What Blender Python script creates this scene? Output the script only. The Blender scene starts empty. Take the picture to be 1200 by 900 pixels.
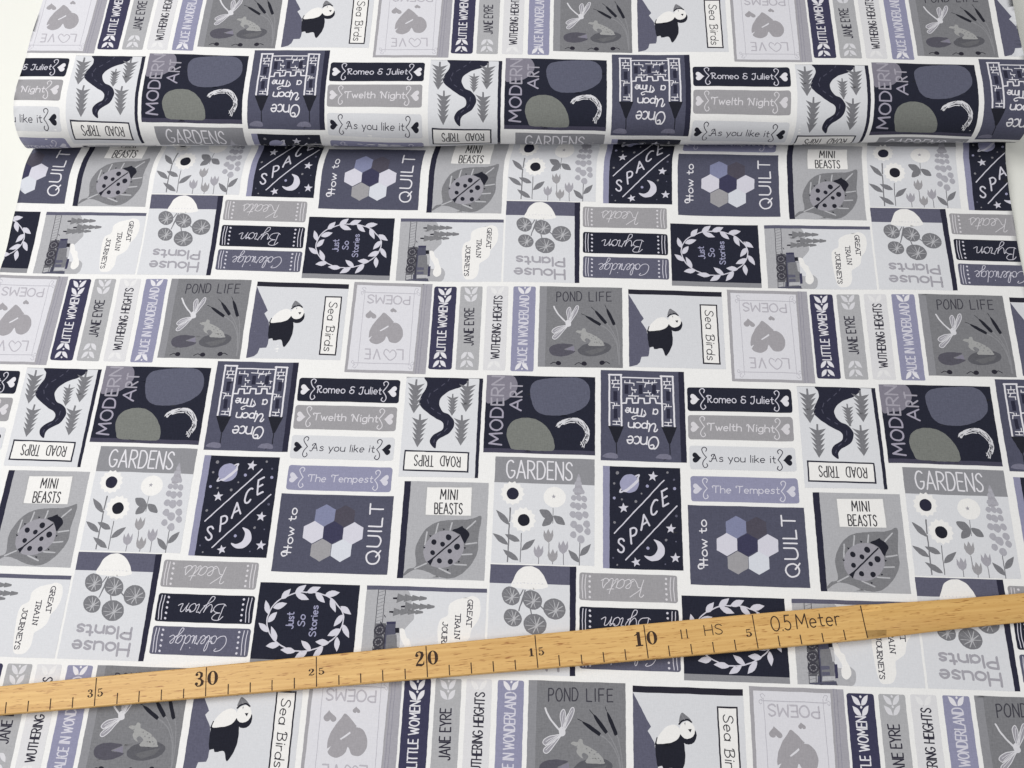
import bpy, math, random
import numpy as np
from mathutils import Matrix, Vector
from mathutils.geometry import delaunay_2d_cdt

scene = bpy.context.scene
C = None
col_main = scene.collection

# ===== camera (metres; x to the right along the cloth, y away from the viewer, z up)
cam_d = bpy.data.cameras.new('camera')
cam_d.sensor_width = 36.0
cam_d.lens = 34.23
cam_d.clip_start = 0.01
cam_d.clip_end = 50.0
cam = bpy.data.objects.new('camera', cam_d)
col_main.objects.link(cam)
cam.matrix_world = Matrix(((0.999093, -0.024095, 0.03511, 0.204518),
                           (0.035728, 0.922931, -0.383304, -0.04638),
                           (-0.023168, 0.384211, 0.922955, 0.463287),
                           (0, 0, 0, 1)))
scene.camera = cam

# ===== light: a softly lit white studio table
world = bpy.data.worlds.new('World')
scene.world = world
world.use_nodes = True
world.node_tree.nodes['Background'].inputs['Color'].default_value = (0.96, 0.98, 1.0, 1)
world.node_tree.nodes['Background'].inputs['Strength'].default_value = 0.235
def area(name, loc, target, size, power, colr):
    d = bpy.data.lights.new(name, 'AREA')
    d.shape = 'RECTANGLE'; d.size, d.size_y = size; d.energy = power; d.color = colr
    o = bpy.data.objects.new(name, d); col_main.objects.link(o)
    o.location = loc
    o.rotation_euler = (Vector(target) - Vector(loc)).to_track_quat('-Z', 'Y').to_euler()
    return o
area('softbox_light', (-0.5, 0.45, 1.1), (0.17, 0.12, 0), (0.9, 0.8), 12.6, (1.0, 0.992, 0.975))
area('ceiling_light', (0.25, -0.35, 1.5), (0.2, 0.12, 0), (1.1, 0.9), 8.6, (1.0, 0.99, 0.97))

scene.view_settings.view_transform = 'Standard'
scene.view_settings.look = 'None'
scene.view_settings.exposure = 0.0
scene.view_settings.gamma = 1.0
scene.render.engine = 'CYCLES'

# ===== single-stroke lettering used by the print (and by the ruler)
def ell(cx,cy,rx,ry,a0=0,a1=360,n=14):
    return [(cx+rx*math.cos(math.radians(a0+(a1-a0)*k/n)),cy+ry*math.sin(math.radians(a0+(a1-a0)*k/n))) for k in range(n+1)]
def sm(*p): return ('~',list(p))
def ln(*p): return ('-',list(p))
C={}
C['A']=(.6,[ln((0,0),(.3,1),(.6,0)),ln((.1,.34),(.5,.34))])
C['B']=(.5,[ln((0,0),(0,1)),('-',[(0,1)]+ell(.22,.76,.22,.24,90,-90,8)+[(0,.52)]),('-',[(0,.52)]+ell(.24,.26,.26,.26,90,-90,8)+[(0,0)])])
C['C']=(.52,[('-',ell(.3,.5,.3,.5,50,310,14))])
C['D']=(.54,[ln((0,0),(0,1)),('-',[(0,1)]+ell(.2,.5,.34,.5,90,-90,12)+[(0,0)])])
C['E']=(.42,[ln((.42,1),(0,1),(0,0),(.42,0)),ln((0,.52),(.36,.52))])
C['F']=(.42,[ln((.42,1),(0,1),(0,0)),ln((0,.52),(.36,.52))])
C['G']=(.56,[('-',ell(.3,.5,.3,.5,50,335,14)+[(.56,.42),(.34,.42)])])
C['H']=(.5,[ln((0,0),(0,1)),ln((.5,0),(.5,1)),ln((0,.5),(.5,.5))])
C['I']=(.06,[ln((.03,0),(.03,1))])
C['J']=(.34,[('-',[(.34,1),(.34,.26)]+ell(.16,.24,.18,.24,0,-160,8))])
C['K']=(.5,[ln((0,0),(0,1)),ln((.48,1),(0,.45)),ln((.16,.6),(.5,0))])
C['L']=(.4,[ln((0,1),(0,0),(.4,0))])
C['M']=(.66,[ln((0,0),(.06,1),(.33,.3),(.6,1),(.66,0))])
C['N']=(.52,[ln((0,0),(0,1),(.52,0),(.52,1))])
C['O']=(.6,[('-',ell(.3,.5,.3,.5,90,450,18))])
C['P']=(.48,[ln((0,0),(0,1)),('-',[(0,1)]+ell(.2,.74,.28,.26,90,-90,9)+[(0,.48)])])
C['Q']=(.64,[('-',ell(.31,.5,.31,.5,90,450,18)),ln((.36,.28),(.64,-.06))])
C['R']=(.5,[ln((0,0),(0,1)),('-',[(0,1)]+ell(.2,.74,.27,.26,90,-90,9)+[(0,.48)]),ln((.18,.48),(.5,0))])
C['S']=(.46,[sm((.44,.84),(.34,.97),(.2,.99),(.06,.88),(.05,.7),(.17,.57),(.32,.46),(.43,.3),(.41,.12),(.27,.01),(.1,.04),(0,.17))])
C['T']=(.5,[ln((0,1),(.5,1)),ln((.25,1),(.25,0))])
C['U']=(.52,[('-',[(0,1),(0,.3)]+ell(.26,.28,.26,.28,180,360,9)+[(.52,1)])])
C['V']=(.56,[ln((0,1),(.28,0),(.56,1))])
C['W']=(.78,[ln((0,1),(.2,0),(.39,.8),(.58,0),(.78,1))])
C['Y']=(.5,[ln((0,1),(.25,.48),(.5,1)),ln((.25,.48),(.25,0))])
C['&']=(.56,[sm((.5,.9),(.3,1),(.12,.86),(.16,.62),(.36,.54)),sm((.36,.54),(.08,.42),(.06,.12),(.28,0),(.48,.14),(.48,.4),(.4,.5))])
C[' ']=(.2,[])
C['.']=(.05,[ln((.02,0),(.03,.03))])
C['0']=C['O']
C['5']=(.44,[ln((.4,1),(.08,1),(.04,.56)),('-',[(.04,.56)]+ell(.18,.31,.25,.31,100,-140,12))])
X=.62
L={}
L['a']=(.42,[('-',ell(.2,.3,.2,.31,60,360+60,14)),ln((.4,X),(.4,0))])
L['b']=(.42,[ln((0,1),(0,0)),('-',ell(.2,.3,.2,.31,180,540,14))])
L['c']=(.36,[('-',ell(.2,.3,.2,.31,50,310,11))])
L['d']=(.42,[ln((.4,1),(.4,0)),('-',ell(.2,.3,.2,.31,0,360,14))])
L['e']=(.4,[('-',[(.03,.31),(.39,.31)]+ell(.2,.3,.19,.31,10,310,13))])
L['g']=(.42,[('-',ell(.2,.3,.2,.31,0,360,14)),('-',[(.4,X),(.4,-.12)]+ell(.2,-.1,.2,.2,0,-150,8))])
L['h']=(.4,[ln((0,1),(0,0)),('-',[(0,.3)]+ell(.2,.4,.2,.22,160,0,8)+[(.4,0)])])
L['i']=(.06,[ln((.03,X),(.03,0)),ln((.02,.86),(.04,.9))])
L['j']=(.1,[ln((.05,X),(.05,-.2))])
L['k']=(.36,[ln((0,1),(0,0)),ln((.32,.6),(0,.26)),ln((.1,.34),(.36,0))])
L['l']=(.06,[ln((.03,1),(.03,0))])
L['m']=(.64,[ln((0,X),(0,0)),('-',[(0,.34)]+ell(.16,.42,.16,.2,160,0,7)+[(.32,0)]),('-',[(.32,.34)]+ell(.48,.42,.16,.2,160,0,7)+[(.64,0)])])
L['n']=(.4,[ln((0,X),(0,0)),('-',[(0,.32)]+ell(.2,.4,.2,.22,160,0,8)+[(.4,0)])])
L['o']=(.42,[('-',ell(.21,.3,.21,.31,90,450,15))])
L['p']=(.42,[ln((0,X),(0,-.3)),('-',ell(.2,.3,.2,.31,180,540,14))])
L['r']=(.26,[ln((0,X),(0,0)),('-',[(0,.34)]+ell(.18,.42,.18,.2,165,60,6))])
L['s']=(.34,[sm((.32,.52),(.2,.62),(.06,.55),(.06,.42),(.18,.33),(.31,.22),(.28,.06),(.14,0),(0,.09))])
L['t']=(.3,[('-',[(.12,.9),(.12,.16),(.18,.03),(.3,.03)]),ln((0,X),(.28,X))])
L['u']=(.4,[('-',[(0,X),(0,.2)]+ell(.2,.2,.2,.2,180,340,8)),ln((.4,X),(.4,0))])
L['v']=(.4,[ln((0,X),(.2,0),(.4,X))])
L['w']=(.56,[ln((0,X),(.15,0),(.28,.5),(.41,0),(.56,X))])
L['y']=(.4,[ln((0,X),(.2,.04)),ln((.4,X),(.12,-.32))])
# decorative capitals (curly)
D={}
D['R']=(.6,[ln((.14,0),(.14,.95)),sm((0,.78),(.08,.98),(.3,1),(.46,.9),(.46,.66),(.32,.52),(.16,.5)),sm((.24,.5),(.36,.2),(.5,0),(.62,.08))])
D['J']=(.5,[sm((.05,.84),(.14,.98),(.3,.94),(.44,1)),sm((.36,.96),(.38,.5),(.34,.1),(.2,-.08),(.04,0),(.04,.14))])
D['T']=(.62,[sm((.06,.74),(0,.88),(.1,1),(.3,.95),(.5,.97),(.62,1)),ln((.34,.96),(.32,0))])
D['N']=(.7,[sm((.02,.78),(.04,.95),(.14,.96),(.17,.8),(.17,0)),ln((.17,.9),(.58,.04)),sm((.58,.04),(.58,.8),(.66,1))])
D['A']=(.66,[sm((-.1,.02),(.0,-.06),(.12,.12),(.36,1)),ln((.36,1),(.58,0)),ln((.12,.36),(.52,.36)),sm((.36,1),(.2,1),(.08,.84),(.12,.72))])
D['O']=(.7,[sm((.4,.96),(.2,.96),(.04,.7),(.02,.35),(.16,.04),(.38,0),(.58,.22),(.64,.6),(.54,.92),(.36,.98),(.28,.8),(.36,.66),(.5,.7))])
D['U']=(.7,[sm((.0,.7),(.06,.92),(.2,.98),(.22,.8),(.14,.3),(.24,.02),(.42,.12),(.56,.5),(.62,.98)),sm((.6,.8),(.56,.3),(.62,.02),(.74,.06))])
D['B']=(.56,[ln((.12,0),(.12,.96)),sm((0,.8),(.06,.96),(.26,1),(.46,.92),(.44,.66),(.3,.54),(.14,.52)),sm((.3,.54),(.5,.42),(.52,.16),(.34,0),(.06,.02))])
D['S']=C['S']
D['H']=(.62,[ln((.16,0),(.16,1)),ln((.5,0),(.5,1)),ln((.0,.5),(.62,.5))])
# cursive (written slanted by the caller)
S={}
S['K']=(.62,[sm((.0,.84),(.08,.98),(.18,.92),(.16,.5),(.12,0)),sm((.6,1),(.46,.86),(.16,.5),(.3,.44),(.44,.14),(.58,0),(.7,.1))])
S['B']=(.58,[sm((.18,.98),(.14,.5),(.1,.02)),sm((.0,.76),(.14,.96),(.38,1),(.5,.84),(.38,.6),(.2,.54)),sm((.2,.54),(.44,.5),(.54,.28),(.4,.04),(.14,0),(.02,.1))])
S['C']=(.6,[sm((.5,.82),(.58,.94),(.46,1),(.24,.9),(.06,.6),(.04,.26),(.2,.02),(.42,.04),(.6,.22))])
S['e']=(.34,[sm((-.04,.1),(.14,.26),(.26,.44),(.2,.54),(.08,.46),(.06,.18),(.18,.01),(.36,.12))])
S['a']=(.46,[sm((.36,.46),(.22,.54),(.06,.36),(.06,.1),(.18,.01),(.32,.2),(.38,.5)),sm((.38,.5),(.34,.12),(.4,.0),(.5,.12))])
S['t']=(.32,[sm((-.02,.12),(.14,.5),(.2,.86)),sm((.2,.86),(.12,.2),(.18,.0),(.34,.12)),ln((.04,.58),(.32,.62))])
S['s']=(.34,[sm((-.02,.12),(.14,.38),(.2,.56),(.26,.34),(.26,.1),(.14,0),(.02,.08)),sm((.24,.06),(.36,.14))])
S['y']=(.46,[sm((-.02,.36),(.06,.52),(.08,.2),(.18,.04),(.34,.26),(.4,.52)),sm((.4,.52),(.34,.0),(.24,-.42),(.1,-.4),(.16,-.14),(.48,.14))])
S['r']=(.36,[sm((-.02,.12),(.1,.42),(.12,.58),(.2,.5),(.3,.5),(.26,.2),(.28,.02),(.38,.12))])
S['o']=(.4,[sm((.26,.52),(.1,.46),(.04,.2),(.14,.01),(.3,.1),(.34,.36),(.24,.52),(.26,.4),(.42,.4))])
S['n']=(.5,[sm((-.02,.4),(.06,.52),(.08,.3),(.05,0)),sm((.06,.1),(.2,.46),(.32,.5),(.32,.24),(.32,.02),(.5,.14))])
S['l']=(.26,[sm((-.02,.1),(.14,.46),(.22,.86),(.16,1),(.08,.8),(.06,.2),(.14,0),(.28,.12))])
S['i']=(.24,[sm((-.02,.12),(.1,.5)),sm((.1,.5),(.06,.14),(.12,.0),(.26,.12)),ln((.14,.78),(.15,.82))])
S['d']=(.48,[sm((.34,.46),(.2,.54),(.05,.34),(.06,.08),(.18,.01),(.32,.24),(.42,.98)),sm((.42,.98),(.34,.2),(.4,.0),(.52,.12))])
S['g']=(.46,[sm((.36,.46),(.22,.54),(.06,.36),(.06,.12),(.18,.03),(.32,.22),(.38,.52)),sm((.38,.52),(.32,-.04),(.24,-.42),(.1,-.38),(.18,-.14),(.5,.14))])
def slab(ch):
    w,st=C[ch]; st=list(st); s=.11
    for k,p in list(st):
        for e in (p[0],p[-1]):
            if ch in 'TENRIAYJUM' and (abs(e[1])<.02 or abs(e[1]-1)<.02):
                st.append(ln((e[0]-s,e[1]),(e[0]+s,e[1])))
    return w,st
def catmull(p,n=4):
    o=[]
    P=[p[0]]+list(p)+[p[-1]]
    for i in range(1,len(P)-2):
        a,b,c,d=P[i-1:i+3]
        for k in range(n):
            t=k/n
            o.append(tuple(.5*(2*b[q]+(c[q]-a[q])*t+(2*a[q]-5*b[q]+4*c[q]-d[q])*t*t+(3*b[q]-a[q]-3*c[q]+d[q])*t**3) for q in (0,1)))
    o.append(tuple(p[-1]))
    return o
def layout(txt,style='caps',gap=.14,slant=0.):
    x=0;out=[]
    for ch in txt:
        if style=='caps': g=C[ch]
        elif style=='slab': g=slab(ch) if ch!=' ' else C[' ']
        elif style=='sans': g=C[ch] if (ch.isupper() or ch in ' &.05') else L[ch]
        elif style=='deco': g=D.get(ch) or (C[ch] if (ch.isupper() or ch in ' &') else L[ch])
        else: g=S.get(ch) or L[ch]
        w,st=g
        if style=='slab':   # monospaced
            cell=.62; off=x+(cell-w)/2; x+=cell+gap
        else: off=x; x+=w+gap
        for k,p in st:
            if k=='~': p=catmull(p,4)
            out.append([(off+a+slant*b,b) for a,b in p])
    return x-gap,out

# ===== the printed design: one entry per book cover, drawing-sheet matrix and its rectangle in mm
SHEETS = {
 'poems': ([0.06092998, 0.002323412, -107.5973, -0.0039697, 0.06163548, -206.064, 1.062755e-05, 3.681717e-05], [-100.4, -203.36, -58.09, -150.07]),
 'little women': ([0.06303925, -0.0006400031, -66.23624, -0.001470664, 0.05313982, -207.0269, -7.243386e-06, 9.089666e-05], [-56.93, -201.87, -44.74, -152.95]),
 'jane eyre': ([0.0620707, 0.0006168875, -66.48472, -0.005457693, 0.05622997, -206.9918, 1.601509e-05, 7.376323e-05], [-42.71, -201.99, -30.82, -152.96]),
 'wuthering heights': ([0.06199031, 0.0007984231, -66.12385, -0.001778619, 0.05568182, -206.2021, -5.987655e-06, 7.205974e-05], [-28.55, -202.25, -16.93, -153.16]),
 'alice in wonderland': ([0.06035441, 0.001544066, -64.78818, 0.0005690493, 0.05964767, -205.8178, -1.64772e-05, 3.994523e-05], [-14.23, -202.31, -2.27, -153.08]),
 'pond life': ([0.06007674, 0.001189953, -14.79265, 0.0005684739, 0.06149134, -208.0915, -1.109893e-05, 3.111396e-05], [-0.15, -202.67, 43.81, -155.95]),
 'sea birds': ([0.05941679, 0.00152169, 39.82098, 0.001344345, 0.06002439, -209.7584, -1.157013e-05, 3.977873e-05], [47.09, -201.85, 96.79, -156.81]),
 'road trips': ([0.06756067, 0.003997938, -83.41163, -0.001019832, 0.07116922, -153.5385, -4.607836e-06, 1.707011e-06], [-67.76, -148.36, -28.08, -94.6]),
 'modern art': ([0.05863941, 0.001898406, -33.40617, -0.0006637604, 0.05819601, -157.7, -2.662614e-06, 3.511488e-05], [-26.17, -150.59, 29.65, -108.19]),
 'once upon a time': ([0.05927961, 0.001496299, 21.86569, -0.002827235, 0.05775051, -158.8929, 8.07767e-06, 4.144372e-05], [32.5, -154.69, 75.23, -105.81]),
 'romeo and juliet': ([0.07556994, -0.006935133, -128.0365, -0.00575393, 0.07683051, -150.6871, 2.571666e-05, 5.61689e-05], [-123.47, -146.38, -70.81, -133.45]),
 'twelfth night': ([0.0803504, -0.01029886, -128.0471, 0.002897797, 0.0724451, -150.2453, -4.031934e-05, 7.580207e-05], [-123.59, -131.28, -71.17, -118.29]),
 'as you like it': ([0.07853089, -0.008115746, -128.4185, 0.0005824691, 0.07460832, -150.232, -2.132112e-05, 5.789259e-05], [-123.38, -114.94, -71.08, -102.66]),
 'the tempest': ([0.07800961, -0.01071472, -128.2754, -0.001533343, 0.07448709, -150.9084, -3.23987e-06, 7.175791e-05], [-123.26, -99.16, -70.96, -86.35]),
 'mini beasts': ([0.06629818, 0.000622689, -79.18859, -0.002228139, 0.06304048, -93.93909, 7.434432e-06, 6.860718e-05], [-64.36, -92.34, -22.6, -44.23]),
 'gardens': ([0.06588108, 0.001942477, -28.81509, 0.0002568244, 0.06350476, -108.8848, -1.293697e-05, 5.453288e-05], [-19.83, -106.13, 29.51, -52.83]),
 'space': ([0.06590725, 0.001801346, 22.41429, -0.00204452, 0.06359367, -105.4656, 1.405914e-06, 5.359476e-05], [33.61, -102.89, 71.78, -51.9]),
 'how to quilt': ([0.05399371, -0.005259687, -127.4257, -0.002489587, 0.0546375, -87.25502, 1.238671e-05, 2.678181e-05], [-125.08, -84.36, -69.11, -45.49]),
 'house plants': ([0.06524954, 0.01279894, -34.83757, -0.001509307, 0.06207493, -54.71642, -5.121892e-06, 6.006435e-05], [-20.01, -52.17, 20.91, -1.92]),
 'keats': ([0.06615539, 0.008354654, 12.39332, -0.003339399, 0.06283474, -53.68601, 1.79257e-05, 3.865807e-05], [22.45, -49.51, 68.65, -36.54]),
 'byron': ([0.06641309, 0.01109864, 12.29216, -0.003080215, 0.06247968, -53.88087, 2.328506e-05, 4.676905e-05], [22.64, -33.51, 68.95, -20.33]),
 'coleridge': ([0.06393698, 0.01102824, 12.9866, -0.002241125, 0.06162714, -53.58566, -1.812503e-05, 6.163216e-05], [22.81, -18.24, 69.17, -5.34]),
 'just so stories': ([0.04880924, 0.002078047, -136.2115, -0.001334232, 0.05345565, -45.27982, -1.304415e-05, 3.070524e-05], [-129.5, -40.27, -81.66, -1.88]),
 'great train journeys': ([0.05457794, -0.008094601, -80.23563, -0.0008989752, 0.06173657, -45.79261, -4.695811e-06, 5.250355e-05], [-78.3, -40.35, -21.14, -1.85]),
}

BOOKS = []
cur = None
def T(p):
    """drawing-sheet coordinates of the current cover -> millimetres on the cloth"""
    m = cur['M']
    d = m[6] * p[0] + m[7] * p[1] + 1.0
    return ((m[0] * p[0] + m[1] * p[1] + m[2]) / d, (m[3] * p[0] + m[4] * p[1] + m[5]) / d)
def book(name, col, r=0):
    global cur
    M, rect = SHEETS[name]
    cur = {'name': name, 'M': M, 'rect': rect, 'ops': []}
    x0, y0, x1, y1 = rect
    cur['ops'].append((col, [[(x0 + a, y0 + b) for a, b in rr(x1 - x0, y1 - y0, r)]]))
    BOOKS.append(cur)
def rr(w,h,r):
    if r<=0: return [(0,0),(w,0),(w,h),(0,h)]
    o=[]
    for cx,cy,a in ((w-r,r,-90),(w-r,h-r,0),(r,h-r,90),(r,r,180)):
        for k in range(5):
            t=math.radians(a+k*22.5);o.append((cx+r*math.cos(t),cy+r*math.sin(t)))
    return o
def poly(col,*pts,smooth=False):
    p=list(pts)
    if smooth:
        n=len(p);p2=p[-2:]+p+p[:2];o=[]
        c=catmull(p2,5); c=c[5*2:5*2+5*n]; p=c
    cur['ops'].append((col,[[tuple(T(q)) for q in p]]))
def blob(col,*pts): poly(col,*pts,smooth=True)
def disc(col,cx,cy,rx,ry=None,rot=0,n=16):
    ry=ry or rx;c,s=math.cos(math.radians(rot)),math.sin(math.radians(rot))
    poly(col,*[(cx+c*a-s*b,cy+s*a+c*b) for a,b in ell(0,0,rx,ry,0,360,n)[:-1]])
def ribbon(pts,w):
    """strip of quads + cap discs in mm"""
    P_=[pts[0]]
    for p in pts[1:]:
        if math.hypot(p[0]-P_[-1][0],p[1]-P_[-1][1])>.04: P_.append(p)
    polys=[];h=w/2
    if len(P_)<2:
        c=P_[0];return [[(c[0]+a,c[1]+b) for a,b in ell(0,0,h,h,0,360,8)[:-1]]]
    nrm=[]
    for a,b in zip(P_,P_[1:]):
        l=math.hypot(b[0]-a[0],b[1]-a[1]);nrm.append(((b[1]-a[1])/l,-(b[0]-a[0])/l))
    V=[]
    for i,p in enumerate(P_):
        n0=nrm[max(i-1,0)];n1=nrm[min(i,len(nrm)-1)]
        m=(n0[0]+n1[0],n0[1]+n1[1]);l=math.hypot(*m);d=n0[0]*n1[0]+n0[1]*n1[1]
        if l<.5 or d<.3: V.append(None)
        else:
            k=min(1/(l/2),1.5);m=(m[0]/l*k*h,m[1]/l*k*h);V.append(m)
    for i,(a,b) in enumerate(zip(P_,P_[1:])):
        n=(nrm[i][0]*h,nrm[i][1]*h);ma=V[i] or n;mb=V[i+1] or n
        if i==0: ma=n
        if i==len(nrm)-1: mb=n
        polys.append([(a[0]+ma[0],a[1]+ma[1]),(b[0]+mb[0],b[1]+mb[1]),(b[0]-mb[0],b[1]-mb[1]),(a[0]-ma[0],a[1]-ma[1])])
        if V[i+1] is None and i+1<len(P_)-1: polys.append([(b[0]+x,b[1]+y) for x,y in ell(0,0,h,h,0,360,8)[:-1]])
    for e in (P_[0],P_[-1]):
        polys.append([(e[0]+x,e[1]+y) for x,y in ell(0,0,h,h,0,360,8)[:-1]])
    return polys
def stroke(col,w,*pts,smooth=False):
    p=catmull(list(pts),4) if smooth else list(pts)
    q=[tuple(T(a)) for a in p]
    a=T(pts[0]);b=T((pts[0][0]+10,pts[0][1]));k=math.dist(a,b)/10
    cur['ops'].append((col,ribbon(q,w*k)))
def curve(col,w,*pts): stroke(col,w,*pts,smooth=True)
def text(col,w,txt,p0,p1,up,style='caps',gap=.14,slant=0.):
    W,st=layout(txt,style,gap,slant)
    ex=((p1[0]-p0[0])/W,(p1[1]-p0[1])/W)
    pr=[]
    a=T(p0);b=T((p0[0]+10,p0[1]));c=T((p0[0],p0[1]+10));k=(math.dist(a,b)+math.dist(a,c))/20
    for s in st:
        q=[tuple(T((p0[0]+x*ex[0]+y*up[0],p0[1]+x*ex[1]+y*up[1]))) for x,y in s]
        pr+=ribbon(q,w*k)
    cur['ops'].append((col,pr))
def leaf(col,p0,p1,w,ex=.85):
    dx,dy=p1[0]-p0[0],p1[1]-p0[1];n=(-dy,dx);l=math.hypot(dx,dy)
    pts=[]
    for t in (0,.12,.3,.5,.7,.88,1): pts.append((t,math.sin(math.pi*t**ex)*w/2/l))
    f=[(p0[0]+dx*t+n[0]*h,p0[1]+dy*t+n[1]*h) for t,h in pts]
    g=[(p0[0]+dx*t-n[0]*h,p0[1]+dy*t-n[1]*h) for t,h in pts[1:-1]][::-1]
    poly(col,*(f+g))
def heart(col,c,ax,up,s=1):
    """heart: centre c, half-width vector ax, vector from centre to point tip up"""
    o=[]
    for k in range(26):
        t=2*math.pi*k/26
        x=math.sin(t)**3; y=(13*math.cos(t)-5*math.cos(2*t)-2*math.cos(3*t)-math.cos(4*t))/17
        o.append((c[0]+ax[0]*x-up[0]*y,c[1]+ax[1]*x-up[1]*y))
    poly(col,*o)
def star(col,cx,cy,r,rot=0):
    o=[]
    for k in range(10):
        t=math.radians(rot+36*k-90);q=r if k%2==0 else r*.42
        o.append((cx+q*math.cos(t),cy+q*math.sin(t)))
    poly(col,*o)

# ---------------------------------------------------------------- poems
book('poems','p1')
poly('p2',(718,58),(800,62),(742,860),(640,852)); 
for x0,x1 in ((728,655),(752,680)): stroke('p3',5,(x0,58),(x1,855))
poly('p4',(138,68),(700,85),(632,832),(62,812))
stroke('p5',7,(190,132),(668,146)); stroke('p5',5,(206,115),(150,780)); stroke('p5',5,(640,120),(596,780)); stroke('p5',7,(112,755),(612,770))
for (x,y,sx,sy) in ((198,118,-1,-1),(662,128,1,-1),(122,770,-1,1),(610,785,1,1)):
    curve('p5',5,(x,y),(x+14*sx,y+22*sy),(x-6*sx,y+30*sy),(x-18*sx,y+14*sy)); curve('p5',5,(x-4*sx,y-2*sy),(x+26*sx,y-14*sy),(x+20*sx,y-34*sy),(x+6*sx,y-26*sy))
text('p6',12,'POEMS',(600,170),(232,155),(-4,72))
text('p6',12,'L',(545,645),(490,642),(-3,85)); text('p6',12,'VE',(345,640),(215,635),(-3,85),gap=.3)
h=[(430,700),(455,655),(478,680),(470,712),(440,735),(400,728),(378,700),(385,665),(408,652),(424,672)]
curve('p6',10,(422,655),(395,640),(376,668),(392,700),(432,735),(470,712),(484,672),(455,645),(428,668))
heart('p7',(258,335),(48,3),(-6,-44)); heart('p7',(457,292),(28,2),(-3,-26))
blob('p7',(375,314),(420,350),(462,394),(505,415),(536,460),(541,515),(515,565),(470,584),(425,570),(398,525),(378,560),(340,588),(295,592),(255,570),(242,525),(258,455),(300,390),(345,340))
poly('p4',(338,474),(412,428),(416,440),(346,482)); poly('p4',(455,400),(500,350),(480,405)); poly('p4',(236,540),(272,520),(246,556))
blob('p4',(470,350),(500,330),(545,345),(530,385),(500,410),(480,385))

# ---------------------------------------------------------------- spines
def chev(col,bg,cx,cy,up,k=1.,dot=True):
    for s in (-1,1):
        poly(col,*catmull([(cx+2*s,cy+37*up),(cx+30*s,cy+32*up),(cx+50*s,cy+8*up),(cx+58*s,cy-26*up)],4),*catmull([(cx+58*s,cy-26*up),(cx+30*s,cy-14*up),(cx+12*s,cy+4*up),(cx+4*s,cy+26*up)],4)[1:])
    if dot: disc(col,cx+4,cy-16*up,8)
book('little women','n1',r=1.2)
chev('w1','n1',236,118,1); chev('w1','n1',232,182,1); chev('w1','n1',196,692,-1); chev('w1','n1',190,768,-1)
text('w1',9.5,'LITTLE WOMEN',(238,648),(258,226),(-72,-4),gap=.16)
book('jane eyre','g1',r=.8)
chev('w2','g1',466,114,1); chev('w2','g1',462,178,1); chev('w2','g1',434,694,-1); chev('w2','g1',428,768,-1)
text('n2',10,'JANE EYRE',(484,598),(490,274),(-80,-4),gap=.16)
book('wuthering heights','w3',r=.8)
chev('w4','w3',696,116,1,dot=False); chev('w4','w3',668,775,-1,dot=False)
text('n2',10,'WUTHERING HEIGHTS',(712,718),(738,172),(-70,-4),gap=.15)
book('alice in wonderland','l1',r=.8)
chev('w1','l1',936,118,1); chev('w1','l1',910,792,-1)
text('w5',9.5,'ALICE IN WONDERLAND',(952,764),(972,170),(-78,-4),gap=.15)

# ---------------------------------------------------------------- pond
book('pond life','d1')
poly('d2',(242,84),(306,88),(292,795),(226,792))
text('d3',9,'POND',(392,222),(612,218),(2,-82),gap=.22); text('d3',9,'LIFE',(678,220),(872,222),(0,-80),gap=.26)
curve('w2',13,(368,266),(400,325),(450,380),(498,428)); blob('w2',(470,400),(500,380),(520,420),(512,440),(480,440))
for pts in (((500,410),(486,350),(482,300),(505,272),(520,300),(515,360)),((510,412),(528,340),(560,270),(584,266),(578,310),(540,370)),
            ((490,432),(420,440),(370,460),(352,488),(380,500),(430,470)),((488,440),(420,485),(366,520),(358,545),(388,550),(430,510))):
    poly('g4',*catmull(list(pts)+[pts[0]],4)); curve('w2',6,*(pts+(pts[0],)))
for pts in (((505,400),(500,330),(508,290)),((515,395),(545,320),(570,282)),((480,434),(420,456),(375,478)),((478,440),(420,495),(375,532)),((495,400),(530,320),(548,292)),((470,436),(400,480),(372,505))):
    curve('w2',4,*pts)
def reed(tip,a,b,w):
    stroke('k1',5,tip,a); leaf_=lambda t:(a[0]+(b[0]-a[0])*t,a[1]+(b[1]-a[1])*t)
    dx,dy=b[0]-a[0],b[1]-a[1];l=math.hypot(dx,dy);n=(-dy/l*w/2,dx/l*w/2)
    poly('k1',(a[0],a[1]),*[ (leaf_(t)[0]+n[0]*s,leaf_(t)[1]+n[1]*s) for t,s in ((.15,.6),(.4,1),(.9,1),(1,.8))],*[ (leaf_(t)[0]-n[0]*s,leaf_(t)[1]-n[1]*s) for t,s in ((1,.8),(.9,1),(.4,1),(.15,.6))])
for pts in (((775,432),(850,480),(905,560),(930,650),(936,770)),((830,415),(890,500),(925,600),(938,770)),((903,430),(925,500),(940,620),(940,770)),((800,440),(870,500),(915,590),(930,700))): curve('d4',7,*pts)
reed((610,332),(640,345),(778,432),26); reed((700,275),(725,298),(826,420),28); reed((815,255),(828,280),(898,432),28)
blob('i3',(328,640),(360,605),(430,590),(500,594),(540,606),(460,640),(545,652),(556,664),(500,690),(420,702),(350,685))
poly('i4',(470,640),(545,610),(552,655))
disc('d5',725,640,146,60,-6,22); poly('d1',(560,600),(612,612),(585,640)) 
poly('d6',(640,660),(720,640),(830,620),(800,660),(700,690))
blob('f1',(562,490),(580,478),(612,478),(625,460),(648,465),(655,490),(690,505),(740,530),(790,570),(805,605),(780,615),(700,610),(668,600),(692,570),(660,545),(640,560),(652,580),(625,570),(604,540),(610,515),(580,500))
curve('d1',5,(566,498),(596,506),(610,502))
for x,y in ((680,520),(700,545),(715,530),(735,555),(755,545),(765,580),(725,580),(780,595)): disc('d1',x,y,6,4,n=8)
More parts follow.
